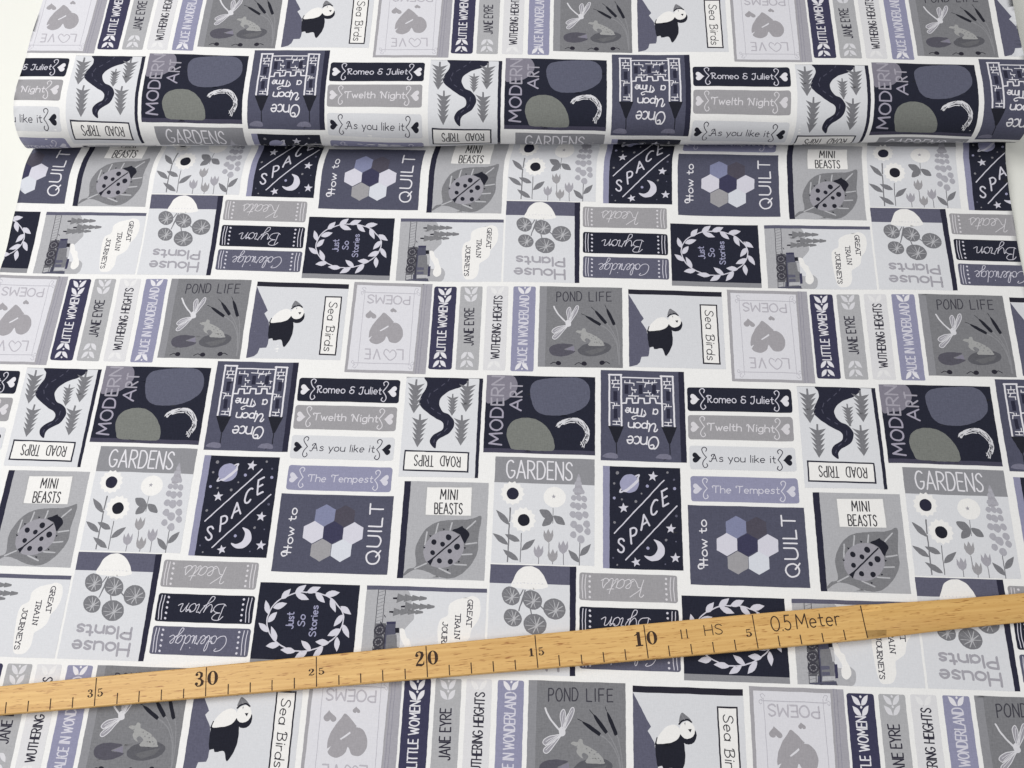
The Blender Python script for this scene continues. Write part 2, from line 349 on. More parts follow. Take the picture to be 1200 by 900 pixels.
stroke('f1',14,(680,605),(806,608))
for x,y,dx in ((410,760,-70),(635,765,-80),(790,758,65)):
    disc('k2',x,y,24,19,n=12); curve('k2',7,(x+dx*.2,y+8),(x+dx*.55,y-8),(x+dx,y+8))

# ---------------------------------------------------------------- sea birds
book('sea birds','b1')
poly('n3',(118,110),(950,125),(950,172),(118,160))
poly('i1',(122,160),(258,380),(232,405),(282,478),(298,560),(308,625),(304,682),(296,708),(236,712),(222,758),(195,785),(140,800),(118,802))
blob('k3',(290,488),(300,445),(308,455),(340,470),(400,468),(440,440),(490,430),(512,540),(500,625),(452,700),(420,640),(380,640),(350,640),(335,622),(305,630),(292,560))
poly('k3',(415,600),(505,600),(452,702)); poly('k3',(300,600),(420,620),(376,645),(348,645),(338,625),(306,632))
poly('k3',(284,490),(300,444),(312,450),(330,520))
disc('k3',538,428,60,60)
disc('b1',470,500,0.1)
blob('w0',(300,485),(312,440),(350,395),(400,366),(450,366),(474,395),(472,430),(440,464),(390,480),(340,486))
disc('w0',528,396,58,56)
blob('d7',(468,345),(476,308),(492,286),(520,300),(560,335),(528,328),(495,340))
curve('k3',13,(470,358),(495,338),(530,330),(562,344))
curve('d2',4,(488,298),(510,330)); poly('k3',(534,392),(562,388),(552,412))
poly('d8',(508,350),(518,346),(514,366))
poly('k2',(750,240),(904,240),(928,766),(774,764)); poly('w0',(762,252),(893,252),(915,754),(786,752))
text('d9',7.5,'Sea Birds',(797,292),(812,728),(72,6),style='deco',gap=.12)

# ---------------------------------------------------------------- road trips
book('road trips','b2')
poly('d7',(228,60),(818,85),(818,96),(228,80))
poly('n4',(786,92),(818,92),(776,848),(746,846))
blob('n4',(372,80),(540,78),(696,92),(690,125),(640,160),(560,190),(500,235),(480,285),(505,345),(560,375),(592,420),(590,465),(555,515),(490,550),(462,580),(455,624),(420,598),(414,560),(445,520),(500,490),(514,455),(500,425),(440,390),(360,330),(328,285),(340,235),(380,165),(384,120))
poly('n4',(372,78),(700,85),(690,120),(420,180),(384,120))
for a,b in (((556,95),(545,112)),((520,132),(498,150)),((468,172),(440,192)),((412,208),(400,238)),((390,258),(398,285)),((420,318),(440,335)),((470,355),(490,368)),((548,420),(544,450)),((540,478),(522,498)),((492,515),(470,530)),((448,560),(442,580))): stroke('n5',7,a,b)
def fir(col,top,tip,w):
    dx,dy=tip[0]-top[0],tip[1]-top[1];n=(-dy,dx)
    def pt(t,s): l=math.hypot(dx,dy);return (top[0]+dx*t+n[0]/l*s*w,top[1]+dy*t+n[1]/l*s*w)
    L=[(0,.06),(.18,.07),(.11,.56),(.32,.15),(.25,.5),(.48,.14),(.4,.47),(.62,.13),(.55,.43),(.76,.13),(.69,.4),(.84,.2),(1,0)]
    pts=[pt(t,s) for t,s in L]+[pt(t,-s) for t,s in L[:-1]][::-1]
    poly(col,*pts)
fir('d7',(304,98),(288,362),120); fir('d7',(338,368),(318,618),112); fir('d7',(698,110),(682,352),118); fir('d7',(584,212),(578,382),84); fir('d7',(654,375),(642,605),114)
poly('n4',(224,634),(708,654),(700,804),(212,788)); poly('w0',(234,646),(696,664),(688,792),(224,777))
text('d9',8,'ROAD',(642,690),(496,682),(-4,72),gap=.2); text('d9',8,'TRIPS',(442,680),(302,674),(-4,78),gap=.2)

# ---------------------------------------------------------------- modern art
book('modern art','k4')
poly('i5',(85,762),(1070,778),(1070,830),(80,802))
blob('t1',(110,105),(240,100),(345,118),(382,170),(384,235),(340,300),(275,345),(190,355),(108,352))
poly('t1',(100,100),(250,100),(250,352),(100,352))
blob('i6',(500,280),(505,215),(540,170),(610,148),(740,136),(880,132),(960,150),(1012,200),(1026,280),(1010,350),(950,410),(860,450),(760,470),(650,470),(580,450),(535,410),(512,345))
blob('o1',(292,650),(302,585),(340,530),(410,500),(490,496),(560,512),(630,560),(680,630),(706,700),(700,775),(600,782),(450,778),(340,768),(312,720))
poly('o1',(330,765),(695,775),(690,740),(330,730))
text('t2',15,'MOD',(245,735),(262,412),(-108,-4),gap=.16)
text('t3',15,'ERN',(262,385),(270,130),(-106,-4),gap=.16)
text('t2',14,'A',(418,432),(424,335),(-100,-4)); text('t3',14,'RT',(426,310),(430,188),(-102,-4),gap=.2)
rng=random.Random(4)
arc=[(726,580),(760,540),(815,515),(870,508),(925,520),(970,560),(995,610),(995,660),(975,700),(950,745)]
arcs=catmull(arc,5)
for k in range(44):
    i=rng.randrange(0,len(arcs)-14);n=rng.randrange(6,14);seg=arcs[i:i+n]
    off=rng.uniform(-22,24)
    q=[]
    for j,(x,y) in enumerate(seg):
        a=seg[max(j-1,0)];b=seg[min(j+1,len(seg)-1)];l=math.hypot(b[0]-a[0],b[1]-a[1]);q.append((x-(b[1]-a[1])/l*off,y+(b[0]-a[0])/l*off))
    stroke('w2',rng.choice((4,6,8)),*q[::2])
for q0,q1 in (((985,650),(950,745)),((998,640),(965,750)),((975,660),(938,725)),((1004,600),(990,690)),((992,590),(980,680)),((940,700),(962,742)),((1008,620),(996,690)),((930,530),(975,575)),((760,545),(850,512)),((740,575),(800,528)),((860,512),(940,526)),((960,560),(990,625))): stroke('w2',6,q0,q1)

for k in range(30):
    i=rng.randrange(0,len(arcs)-6);n=rng.randrange(2,6);seg=arcs[i:i+n];off=rng.uniform(-22,22)
    q=[]
    for j,(x,y) in enumerate(seg):
        aa=seg[max(j-1,0)];bb=seg[min(j+1,len(seg)-1)];l=math.hypot(bb[0]-aa[0],bb[1]-aa[1]) or 1;q.append((x-(bb[1]-aa[1])/l*off,y+(bb[0]-aa[0])/l*off))
    stroke('k4',rng.choice((4,5)),*q)
# ---------------------------------------------------------------- once upon a time
book('once upon a time','i7')
poly('n6',(862,84),(916,88),(938,888),(884,882))
w='w1'
for a,b in (((255,110),(255,560)),((358,112),(362,560)),((250,112),(362,112)),((712,122),(722,565)),((812,126),(828,568)),((705,124),(816,128))): stroke(w,15,a,b)
stroke(w,11,(365,136),(705,144))
stroke(w,13,(368,360),(404,360),(408,318),(456,320),(460,360),(508,358),(512,316),(560,318),(564,362),(612,358),(612,316),(658,318),(666,360),(708,362))
for x in (404,528,646): poly('n6',(x-16,200),(x+18,200),(x+18,280),(x-16,280))
for x in (306,770): poly('n6',(x-16,255),(x+18,255),(x+20,340),(x-14,340)); poly('n6',(x-14,410),(x+18,410),(x+20,495),(x-12,495))
for ox,oy in ((0,0),(455,10)):
    for a,b in (((275,160),(340,160)),((275,190),(345,190)),((282,220),(340,222)),((308,130),(308,160)),((285,160),(282,190)),((330,165),(330,190)),((300,190),(290,218)),((335,222),(335,246)),
                ((268,355),(300,358)),((300,358),(300,378)),((285,380),(345,380)),((320,360),(320,380)),((290,380),(285,408)),((286,518),(350,520)),((285,545),(345,548)),((318,520),(318,548)),((340,490),(342,520))): stroke(w,8,(a[0]+ox,a[1]+oy),(b[0]+ox,b[1]+oy))
for a,b in (((388,182),(470,186)),((392,165),(390,182)),((435,160),(435,186)),((470,186),(470,206)),((496,176),(600,180)),((552,150),(552,178)),((602,160),(600,180)),((570,190),(672,180)),((655,158),(652,180)),((632,176),(630,200)),((572,190),(566,220)),
            ((450,225),(455,245)),((452,245),(492,244)),((478,248),(480,264)),((425,296),(512,298)),((458,270),(455,296)),((482,298),(480,320)),((556,268),(620,268)),((596,250),(596,268)),((610,268),(610,284)),((575,296),(690,300)),((636,285),(634,300)),((684,300),(682,320)),((672,250),(694,252)),((682,252),(680,270))): stroke(w,8,a,b)
text('w1',10.5,'Time',(572,412),(398,400),(-8,66),style='deco',gap=.06); curve('w1',9.5,(560,425),(575,460),(540,475),(490,470),(455,485),(462,502),(486,495))
text('w1',10.5,'a',(682,415),(640,412),(-6,72),style='sans')
text('w1',11.5,'Upon',(680,540),(424,530),(-8,72),style='deco',gap=.06)
text('w1',12,'Once',(690,660),(412,650),(-8,105),style='deco',gap=.06)
for ox,oy in ((0,0),(468,8)):
    poly('k1',(243+ox,560+oy),(380+ox,562+oy),(325+ox,705+oy),(305+ox,705+oy)); stroke('k1',9,(315+ox,690+oy),(318+ox,800+oy))
blob('i8',(195,832),(225,802),(270,795),(315,805),(328,838),(290,845)); blob('i8',(660,842),(690,812),(740,806),(785,818),(796,850),(740,852))

# ---------------------------------------------------------------- shakespeare
def play(name,txt,tl,tr,br,bl,bg,fg,hc,a,b,hl,hr,style='deco',r=1.4):
    book(name,bg,r=r)
    heart(hc,hl,(0,34),(36,2)) ; heart(hc,hr,(0,36),(-36,0))
    for c,sg in ((hl,1),(hr,-1)):
        x,y=c[0]+sg*48,c[1]
        curve(fg,6,(x+sg*20,y-2),(x-sg*4,y-34),(x-sg*10,y-56),(x+sg*6,y-70),(x+sg*22,y-58),(x+sg*16,y-42))
        curve(fg,6,(x+sg*20,y-2),(x,y+22),(x-sg*6,y+48),(x+sg*8,y+66),(x+sg*26,y+56),(x+sg*20,y+40))
    text(fg,5.6,txt,a,b,(1,-46),style=style,gap=.13) if name!='twelfth night' else text(fg,7,txt,a,b,(1,-46),style=style,gap=.13)
play('romeo and juliet','Romeo & Juliet',(58,52),(742,68),(748,225),(58,206),'k4','w5','w1',(182,152),(622,164),(102,130),(700,146))
play('twelfth night','Twelth Night',(62,232),(750,252),(760,410),(64,394),'t4','t5','t5',(192,334),(634,350),(106,312),(708,330))
play('as you like it','As you like it',(72,436),(768,452),(776,606),(74,592),'b1','n2','k3',(212,540),(642,550),(118,516),(724,532))
play('the tempest','The Tempest',(80,636),(784,652),(796,818),(84,802),'l1','w5','w5',(222,746),(664,752),(122,720),(744,738))

# ---------------------------------------------------------------- mini beasts
book('mini beasts','g2')
poly('n6',(215,20),(268,28),(212,760),(160,758))
poly('g1',(376,66),(736,68),(732,300),(366,290)); poly('w0',(389,76),(722,78),(718,288),(378,280))
text('d9',9,'MINI',(488,165),(614,168),(4,-72),gap=.26); text('d9',9,'BEASTS',(446,274),(652,276),(2,-80),gap=.2)
blob('d1',(797,292),(776,450),(772,560),(720,660),(640,735),(560,760),(470,745),(380,705),(300,694),(222,738),(214,728),(250,690),(306,666),(302,560),(318,490),(380,390),(470,335),(600,318),(720,316))
poly('d1',(797,290),(700,316),(775,470)); 
for a,b in (((390,410),(374,505)),((474,348),(455,425)),((578,340),(564,395)),((754,328),(690,388)),((764,490),(684,502)),((730,576),(655,580)),((686,660),(596,652)),((566,722),(480,682)),((300,686),(385,645))): stroke('g3',11,a,b)
disc('g4',516,540,160,134,-32,24)
blob('k3',(580,398),(620,380),(655,366),(662,376),(690,396),(710,432),(690,470),(672,496),(650,455),(632,425))
stroke('k3',11,(632,440),(430,615)); poly('k3',(392,632),(446,600),(416,664))
for x,y,r in ((442,486,20),(552,450,22),(507,502,18),(617,520,23),(562,553,17),(434,566,18),(484,628,19),(567,632,20)): disc('k3',x,y,r,r*1.05)
for x,y in ((417,438),(517,388),(370,525),(676,528),(632,632),(548,692)): poly('k3',(x-10,y-6),(x+10,y),(x-2,y+12))

# ---------------------------------------------------------------- gardens
book('gardens','b2')
poly('d2',(130,30),(885,45),(880,248),(125,236))
text('w1',11,'GARDENS',(218,200),(712,214),(2,-132),gap=.17)
blob('p2',(758,165),(775,200),(782,250),(800,300),(770,320),(728,318),(735,250))
def daisy(cx,cy,r,n,cc,cr):
    o=[]
    for k in range(n*2):
        t=math.pi*k/n+.1;q=r if k%2==0 else r*.84;o.append((cx+q*math.cos(t),cy+q*math.sin(t)))
    poly('w0',*o)
    if cr: disc(cc,cx+2,cy+4,cr,cr,n=18)
daisy(262,316,92,13,'n6',46); daisy(345,515,96,13,'k3',46)
disc('w0',580,342,84,78,n=20); star('p2',572,338,18)
stroke('d7',10,(248,430),(240,525)) 
daisy(345,515,96,13,'k3',46)
stroke('d7',10,(246,428),(244,470)); stroke('d7',10,(243,495),(240,530))
curve('d7',10,(238,545),(232,680),(224,832)); stroke('d7',7,(330,618),(320,832))
for a,b in (((238,555),(138,446)),((228,705),(112,622)),((316,680),(204,626)),((308,824),(188,742)),((328,748),(434,660)),((765,828),(682,734)),((770,780),(850,686))): leaf('d7',a,b,46)
stroke('d7',5,(570,425),(566,540)); 
for a,b,ww in (((566,500),(468,440),58),((568,488),(488,560),62),((572,484),(656,545),54)): blob('d7',a,((a[0]+b[0])/2+(b[1]-a[1])*.28,(a[1]+b[1])/2-(b[0]-a[0])*.28),b,((a[0]+b[0])/2-(b[1]-a[1])*.28,(a[1]+b[1])/2+(b[0]-a[0])*.28))
def tulip(col,cx,cy,ww,hh):
    poly(col,(cx-ww*.42,cy-hh*.42),(cx-ww*.22,cy-hh*.12),(cx,cy-hh*.5),(cx+ww*.24,cy-hh*.14),(cx+ww*.46,cy-hh*.46),(cx+ww*.5,cy),(cx+ww*.36,cy+hh*.28),(cx,cy+hh*.5),(cx-ww*.36,cy+hh*.28),(cx-ww*.5,cy))
stroke('d8',6,(536,690),(537,760)); stroke('d8',6,(460,800),(458,845)); stroke('d8',6,(565,828),(564,845)); stroke('d8',6,(646,765),(646,845))
tulip('t4',533,634,76,106); tulip('p2',458,752,74,100); tulip('t4',565,782,76,102); tulip('p2',643,716,76,106)
stroke('d7',7,(768,670),(764,850))
for x,y,r in ((758,205,14),(745,240,15),(770,236,14),(735,290,18),(764,290,17),(788,300,16),(722,345,20),(760,345,22),(800,352,22),(718,400,22),(755,410,26),(800,405,22),(716,470,24),(760,480,30),(810,470,24),(722,545,26),(764,575,30),(818,540,26),(826,595,24),(720,622,24),(776,655,28)):
    blob('p9',(x-r,y+r*.2),(x-r*.5,y-r),(x+r*.6,y-r*.9),(x+r,y+r*.3),(x+r*.2,y+r*1.1))

# ---------------------------------------------------------------- space
book('space','k4')
poly('l1',(165,36),(221,44),(219,818),(165,816))
for a,b in (((630,148),(256,548)),((728,340),(342,750))): stroke('w5',9,a,b)
for ch,p0,p1,up in (('S',(282,690),(330,694),(2,-104)),('P',(384,628),(430,612),(-8,-112)),('A',(458,524),(520,488),(-10,-100)),('C',(532,424),(580,392),(4,-108)),('E',(624,344),(664,322),(-10,-112))): text('w5',13,ch,p0,p1,up)
for x,y,r,o in ((546,120,40,8),(326,358,40,-4),(682,512,40,4),(716,733,40,0),(420,766,38,-14)): star('w5',x,y,r,o)
for x,y,r,c in ((278,94,13,'d8'),(256,172,9,'d8'),(255,282,11,'l2'),(312,292,8,'d8'),(257,466,10,'d8'),(418,308,11,'d8'),(462,248,7,'d8'),(506,192,12,'l2'),(656,90,9,'d8'),(706,144,8,'i1'),(712,210,12,'l2'),(724,416,10,'i1'),(646,598,10,'d8'),(508,660,12,'l2'),(248,734,7,'i1'),(278,786,7,'d8'),(722,610,6,'i1'),(640,780,6,'i1')): disc(c,x,y,r,n=10)
disc('w5',370,174,102,24,-42,24); disc('k4',370,174,84,10,-42,20)
disc('l2',370,174,72,70,0,24)
poly('w5',(310,232),(350,214),(400,170),(440,130),(442,156),(400,200),(345,240)); 
blob('w5',(552,596),(600,612),(632,655),(632,705),(600,745),(550,758),(505,742),(482,715),(520,722),(560,708),(580,670),(576,630))

# ---------------------------------------------------------------- quilt
book('how to quilt','i2')
def hexa(col,cx,cy,rx=91,ry=102): poly(col,(cx-2,cy-ry),(cx+rx-3,cy-ry*.5),(cx+rx,cy+ry*.5),(cx+2,cy+ry),(cx-rx+3,cy+ry*.5),(cx-rx,cy-ry*.5))
hexa('l3',468,250); hexa('i9',646,258); hexa('w5',386,402); hexa('n1',566,406); hexa('w5',746,414); hexa('t4',480,562); hexa('w6',664,566)
text('w1',10.5,'How to',(216,604),(208,186),(-68,-2),style='deco',gap=.12); curve('w1',12,(178,566),(148,572),(134,592),(146,613),(170,608))
text('w1',14,'QUILT',(1022,690),(985,150),(-120,-4),gap=.2)

# ---------------------------------------------------------------- house plants
book('house plants','b2')
poly('i1',(210,36),(800,56),(780,196),(188,182))
blob('w0',(345,205),(372,150),(410,95),(460,65),(520,60),(565,85),(592,125),(608,180),(608,214),(520,228),(420,224))
for x in range(366,600,26): disc('p4',x,184+(x-366)*.01,5,n=8)
poly('n6',(796,56),(846,60),(704,870),(660,868))
for a,b in (((425,235),(395,275)),((440,235),(368,386)),((455,370),(458,420)),((530,345),(560,385)),((415,300),(380,360))): stroke('d7',9,a,b)
def pad(cx,cy,rx,ry,rot):
    disc('d7',cx,cy,rx,ry,rot,20)
    for k in range(11):
        t=2*math.pi*k/11+.2;x,y=cx+.1*rx,cy+.15*ry
        poly('g3',(x-4,y-2),(x+4,y+3),(cx+.84*rx*math.cos(t)+2,cy+.84*ry*math.sin(t)+2),(cx+.84*rx*math.cos(t)-2,cy+.84*ry*math.sin(t)-2))
    disc('g3',cx+.1*rx,cy+.15*ry,10,n=8)
pad(328,277,66,70,15); pad(480,306,72,72,10); pad(632,372,84,76,-30); pad(314,438,66,66,10); pad(470,486,86,78,-20)
text('p2',18,'Plants',(612,618),(206,590),(-12,84),style='sans',gap=.12)
text('p2',18,'House',(596,736),(168,712),(-14,94),style='sans',gap=.12)

# ---------------------------------------------------------------- poets
def poet(name,txt,tl,tr,br,bl,bg,fg,a,b,h):
    book(name,bg,r=1.2)
    def at(fx,fy):
        x=(tl[0]+(tr[0]-tl[0])*fx)*(1-fy)+(bl[0]+(br[0]-bl[0])*fx)*fy;y=(tl[1]+(tr[1]-tl[1])*fx)*(1-fy)+(bl[1]+(br[1]-bl[1])*fx)*fy;return (x,y)
    for fx in (.032,.062,.93,.965): curve(fg,6,at(fx+.004,.07),at(fx-.004,.5),at(fx+.004,.93))
    for fx in (.105,.885):
        for fy in (.13,.31,.5,.69,.88): disc(fg,*at(fx,fy),9,n=10)
    text(fg,5.4,txt,a,b,h,style='script',gap=-.02,slant=.22)
poet('keats','Keats',(145,70),(858,97),(840,302),(122,272),'t4','t5',(628,128),(305,112),(-2,132))
poet('byron','Byron',(108,322),(832,348),(806,562),(76,532),'k4','w5',(618,408),(258,398),(-2,124))
poet('coleridge','Coleridge',(68,566),(800,596),(778,808),(36,780),'i1','w5',(632,648),(198,636),(-2,118))

# ---------------------------------------------------------------- just so stories
book('just so stories','k4')
poly('d2',(40,756),(1075,786),(1070,850),(30,815))
curve('w5',12,(600,190),(520,185),(430,212),(330,250),(250,320),(212,400),(208,460),(240,550),(300,610),(400,665),(500,690),(620,688),(720,665),(800,630),(880,580),(935,520),(968,440),(965,370),(920,310),(860,250),(780,215),(690,190),(600,185))
for a,b in (((480,200),(595,125)),((490,205),(625,250)),((600,188),(740,145)),((690,195),(785,280)),((785,212),(930,190)),((840,245),(890,360)),((940,310),(1045,380)),((970,380),(875,480)),((965,465),(1028,580)),((950,505),(812,562)),((910,570),(908,695)),((830,622),(695,612)),((775,655),(665,760)),((655,685),(552,600)),((620,690),(485,758)),((500,695),(348,680)),((340,635),(200,650)),((305,605),(250,480)),((222,528),(122,450)),((215,445),(305,355)),((215,375),(190,255)),((265,322),(405,280)),((345,245),(440,158))): leaf('w5',a,b,56)
text('l2',10,'Just',(470,500),(478,362),(-72,-2),style='sans'); text('l2',10,'So',(585,478),(590,382),(-68,-2),style='sans'); text('l2',10,'Stories',(696,566),(718,304),(-66,-2),style='sans',gap=.13)

# ---------------------------------------------------------------- great train journeys
book('great train journeys','b2')
blob('g2',(60,110),(300,112),(420,130),(470,250),(500,325),(470,370),(430,420),(380,520),(420,580),(470,590),(530,575),(578,610),(588,660),(560,715),(400,730),(60,730),(20,400))
poly('g2',(30,100),(210,100),(260,730),(30,730))
poly('i1',(36,80),(1104,100),(1104,134),(36,118))
for a,b in (((150,118),(190,715)),((212,122),(250,715))): stroke('d3',6,a,b)
for k in range(22):
    y=128+k*27;x=152+k*1.75; stroke('d7',4,(x,y+14),(x+62,y-4))
def fir2(y,x0,x1,h):
    poly('k2',(x0-36,y-5),(x0+10,y-7),(x0+10,y+9),(x0-36,y+7))
    n=4;pts=[]
    for k in range(n):
        a=x0+(x1-x0)*k/n;hh=h*(1-k/n*.62);pts.append((a,hh)); pts.append((a+(x1-x0)/n*.95,hh*.42))
    pts.append((x1,0))
    poly('d1',*[(x,y-hh) for x,hh in pts],*[(x,y+hh) for x,hh in pts[:-1]][::-1])
fir2(180,325,588,36); fir2(242,405,668,36); fir2(282,310,572,32)
blob('w0',(392,410),(430,415),(460,470),(490,490),(510,540),(540,590),(545,640),(510,672),(470,650),(462,610),(470,570),(440,520),(410,480))
poly('i2',(266,365),(345,362),(362,450),(280,456)); poly('n1',(264,356),(346,354),(348,372),(268,374)); poly('k1',(350,402),(384,400),(390,438),(356,440))
poly('d7',(280,456),(372,452),(410,560),(400,716),(292,714)); poly('g3',(370,452),(400,460),(412,540),(390,545))
poly('i2',(250,380),(276,380),(300,700),(262,705))
poly('n1',(402,562),(428,562),(436,664),(410,666)); poly('i1',(290,575),(360,575),(364,600),(294,604)); poly('i1',(296,620),(364,618),(366,644),(300,648)); poly('g3',(300,652),(410,650),(412,680),(300,686))
poly('i2',(192,702),(420,686),(428,716),(196,722))
poly('d5',(172,372),(262,368),(284,650),(186,654))
for q in range(40):
    x=rng.uniform(176,262);y=rng.uniform(375,650);stroke(rng.choice(('d8','d3','g3','d3')),5,(x,y),(x+rng.uniform(-22,22),y+rng.uniform(-26,26)))
for y in (420,510,590):
    x=214+(y-420)*.05; disc('d3',x,y,50,42,n=18); disc('d8',x,y,34,27,n=14); disc('d3',x,y,24,19,n=12)
    for k in range(4):
        t=math.pi*k/4+.3; stroke('d3',6,(x-36*math.cos(t),y-30*math.sin(t)),(x+36*math.cos(t),y+30*math.sin(t)))
stroke('n2',9,(212,360),(240,395)); stroke('n2',8,(235,310),(246,322)); stroke('n2',8,(262,400),(284,690))
blob('w0',(930,170),(990,158),(1045,185),(1070,260),(1060,340),(1020,400),(1010,470),(960,515),(925,540),(930,620),(910,680),(860,700),(800,690),(765,620),(740,500),(722,400),(735,335),(790,300),(790,230),(840,190))
text('n2',7,'GREAT',(948,184),(970,384),(42,2),style='slab',gap=.04); text('n2',7,'TRAIN',(858,292),(882,474),(44,2),style='slab',gap=.04); text('n2',7,'JOURNEYS',(756,345),(790,668),(44,2),style='slab',gap=.04)


# ===== materials
def lin(c):
    c = c / 255.0
    return c / 12.92 if c <= 0.04045 else ((c + 0.055) / 1.055) ** 2.4
def cloth_mat(name, rgb, gain=0.94):
    """dyed woven cotton: base colour with thread-scale unevenness, weave bump, no gloss"""
    m = bpy.data.materials.new(name); m.use_nodes = True
    nt = m.node_tree; N = nt.nodes; L = nt.links
    b = N['Principled BSDF']
    b.inputs['Roughness'].default_value = 0.92
    b.inputs['Specular IOR Level'].default_value = 0.12
    b.inputs['Sheen Weight'].default_value = 0.06
    uv = N.new('ShaderNodeUVMap'); uv.uv_map = 'cloth_mm'
    def noise(sx, sy, scale, detail):
        mp = N.new('ShaderNodeMapping'); mp.inputs['Scale'].default_value = (sx, sy, 1)
        L.new(uv.outputs['UV'], mp.inputs['Vector'])
        n = N.new('ShaderNodeTexNoise'); n.inputs['Scale'].default_value = scale; n.inputs['Detail'].default_value = detail
        L.new(mp.outputs['Vector'], n.inputs['Vector'])
        return n.outputs['Fac']
    warp = noise(0.30, 2.2, 1.0, 2.0)      # threads across
    weft = noise(2.2, 0.30, 1.0, 2.0)      # threads along
    spot = noise(1.0, 1.0, 1.1, 2.0)
    def math_(op, a, bb):
        n = N.new('ShaderNodeMath'); n.operation = op
        for i, v in enumerate((a, bb)):
            if isinstance(v, (int, float)): n.inputs[i].default_value = v
            else: L.new(v, n.inputs[i])
        return n.outputs[0]
    s = math_('ADD', math_('ADD', warp, weft), spot)
    dark = sum(rgb) / 3 < 130
    av = sum(rgb) / 3
    k = 0.40 if av < 60 else 0.34 if dark else 0.20 if av < 195 else 0.10
    f = math_('ADD', math_('MULTIPLY', s, k), 1.0 - 1.5 * k)
    mix = N.new('ShaderNodeVectorMath'); mix.operation = 'SCALE'
    mix.inputs[0].default_value = tuple(lin(v) * gain for v in rgb)
    L.new(f, mix.inputs['Scale'])
    L.new(mix.outputs['Vector'], b.inputs['Base Color'])
    bp = N.new('ShaderNodeBump'); bp.inputs['Strength'].default_value = 0.22; bp.inputs['Distance'].default_value = 0.0002
    L.new(s, bp.inputs['Height']); L.new(bp.outputs['Normal'], b.inputs['Normal'])
    return m
INK = {
 'w0': (240, 238, 236), 'w1': (228, 226, 232), 'w2': (218, 217, 222), 'w3': (221, 220, 223), 'w4': (231, 230, 231), 'w5': (212, 210, 222), 'w6': (214, 217, 226),
 'p1': (166, 164, 169), 'p2': (166, 164, 172), 'p3': (146, 144, 156), 'p4': (221, 220, 226), 'p5': (188, 186, 194), 'p6': (186, 183, 191), 'p7': (164, 161, 166), 'p8': (232, 231, 234), 'p9': (174, 173, 181),
 'n1': (62, 61, 90), 'n2': (52, 50, 66), 'n3': (42, 41, 54), 'n4': (41, 42, 60), 'n5': (78, 78, 98), 'n6': (44, 44, 64),
 'k1': (36, 37, 48), 'k2': (44, 42, 54), 'k3': (35, 36, 48), 'k4': (38, 40, 56),
 'g1': (176, 176, 179), 'g2': (178, 178, 182), 'g3': (186, 186, 190), 'g4': (158, 156, 164),
 'l1': (146, 146, 174), 'l2': (160, 160, 190), 'l3': (130, 134, 166),
 'd1': (127, 127, 131), 'd2': (144, 144, 149), 'd3': (66, 65, 74), 'd4': (142, 142, 146), 'd5': (94, 94, 100), 'd6': (106, 106, 110), 'd7': (124, 124, 129), 'd8': (132, 131, 137), 'd9': (62, 61, 66),
 'f1': (164, 164, 164),
 'i1': (95, 95, 116), 'i2': (83, 84, 104), 'i3': (88, 86, 98), 'i4': (134, 130, 148), 'i5': (72, 70, 90), 'i6': (94, 96, 116), 'i7': (82, 83, 104), 'i8': (120, 119, 140), 'i9': (80, 76, 90),
 'b1': (216, 217, 222), 'b2': (219, 220, 225),
 't1': (132, 128, 142), 't2': (166, 161, 178), 't3': (166, 162, 174), 't4': (159, 157, 161), 't5': (216, 213, 218),
 'o1': (123, 125, 121),
}
for _k, _v in list(INK.items()):      # the dyes are nearly neutral
    if _k[0] in 'inklbwt':
        g_ = 0.3 * _v[0] + 0.5 * _v[1] + 0.2 * _v[2]
        sat = 0.86 if _k[0] in 'inkb' else 0.92
        INK[_k] = tuple(g_ + (c_ - g_) * sat for c_ in _v)
MATS = {k: cloth_mat('dyed_cotton_' + k, v) for k, v in INK.items()}
white_cloth = cloth_mat('white_cotton', (240, 239, 238))
MAT_KEYS = list(INK)

def simple_mat(name, rgb, rough=0.6, spec=0.3):
    m = bpy.data.materials.new(name); m.use_nodes = True
    b = m.node_tree.nodes['Principled BSDF']
    b.inputs['Base Color'].default_value = (*[lin(v) for v in rgb], 1)
    b.inputs['Roughness'].default_value = rough; b.inputs['Specular IOR Level'].default_value = spec
    return m

# ===== the shape of the cloth: flat towards the viewer, folded up over the bolt behind
ALPHA = math.radians(-1.376)
EX = np.array([math.cos(ALPHA), math.sin(ALPHA)]); NX = np.array([EX[1], -EX[0]])
O0 = np.array([200.0, -225.0])
KN = [(-1e3, 0), (2, 0), (10, 3.5), (24, 3), (32, 6), (40, 8), (47, 3), (52, -2), (58, -5), (68, -8), (69.2, 70), (70.6, 130), (73, 130), (80, 124), (83.5, 92), (86, 90), (88, 82), (92, 64), (96, 48), (100, 33), (104, 23),
      (110, 13), (116, 5), (122, 0), (130, 0), (140, 1), (156, -1), (176, 0.5), (206, -1), (220, -8), (228, -40), (238, -90), (252, -140), (260, -172), (268, -180), (526, -180)]
DS = 0.25
S_ = np.arange(0, 400 + DS, DS)
TH = np.radians(np.interp(S_, [k[0] for k in KN], [k[1] for k in KN]))
PY = np.concatenate([[0], np.cumsum(np.cos(TH[:-1]) * DS)]); PZ = np.concatenate([[0], np.cumsum(np.sin(TH[:-1]) * DS)])
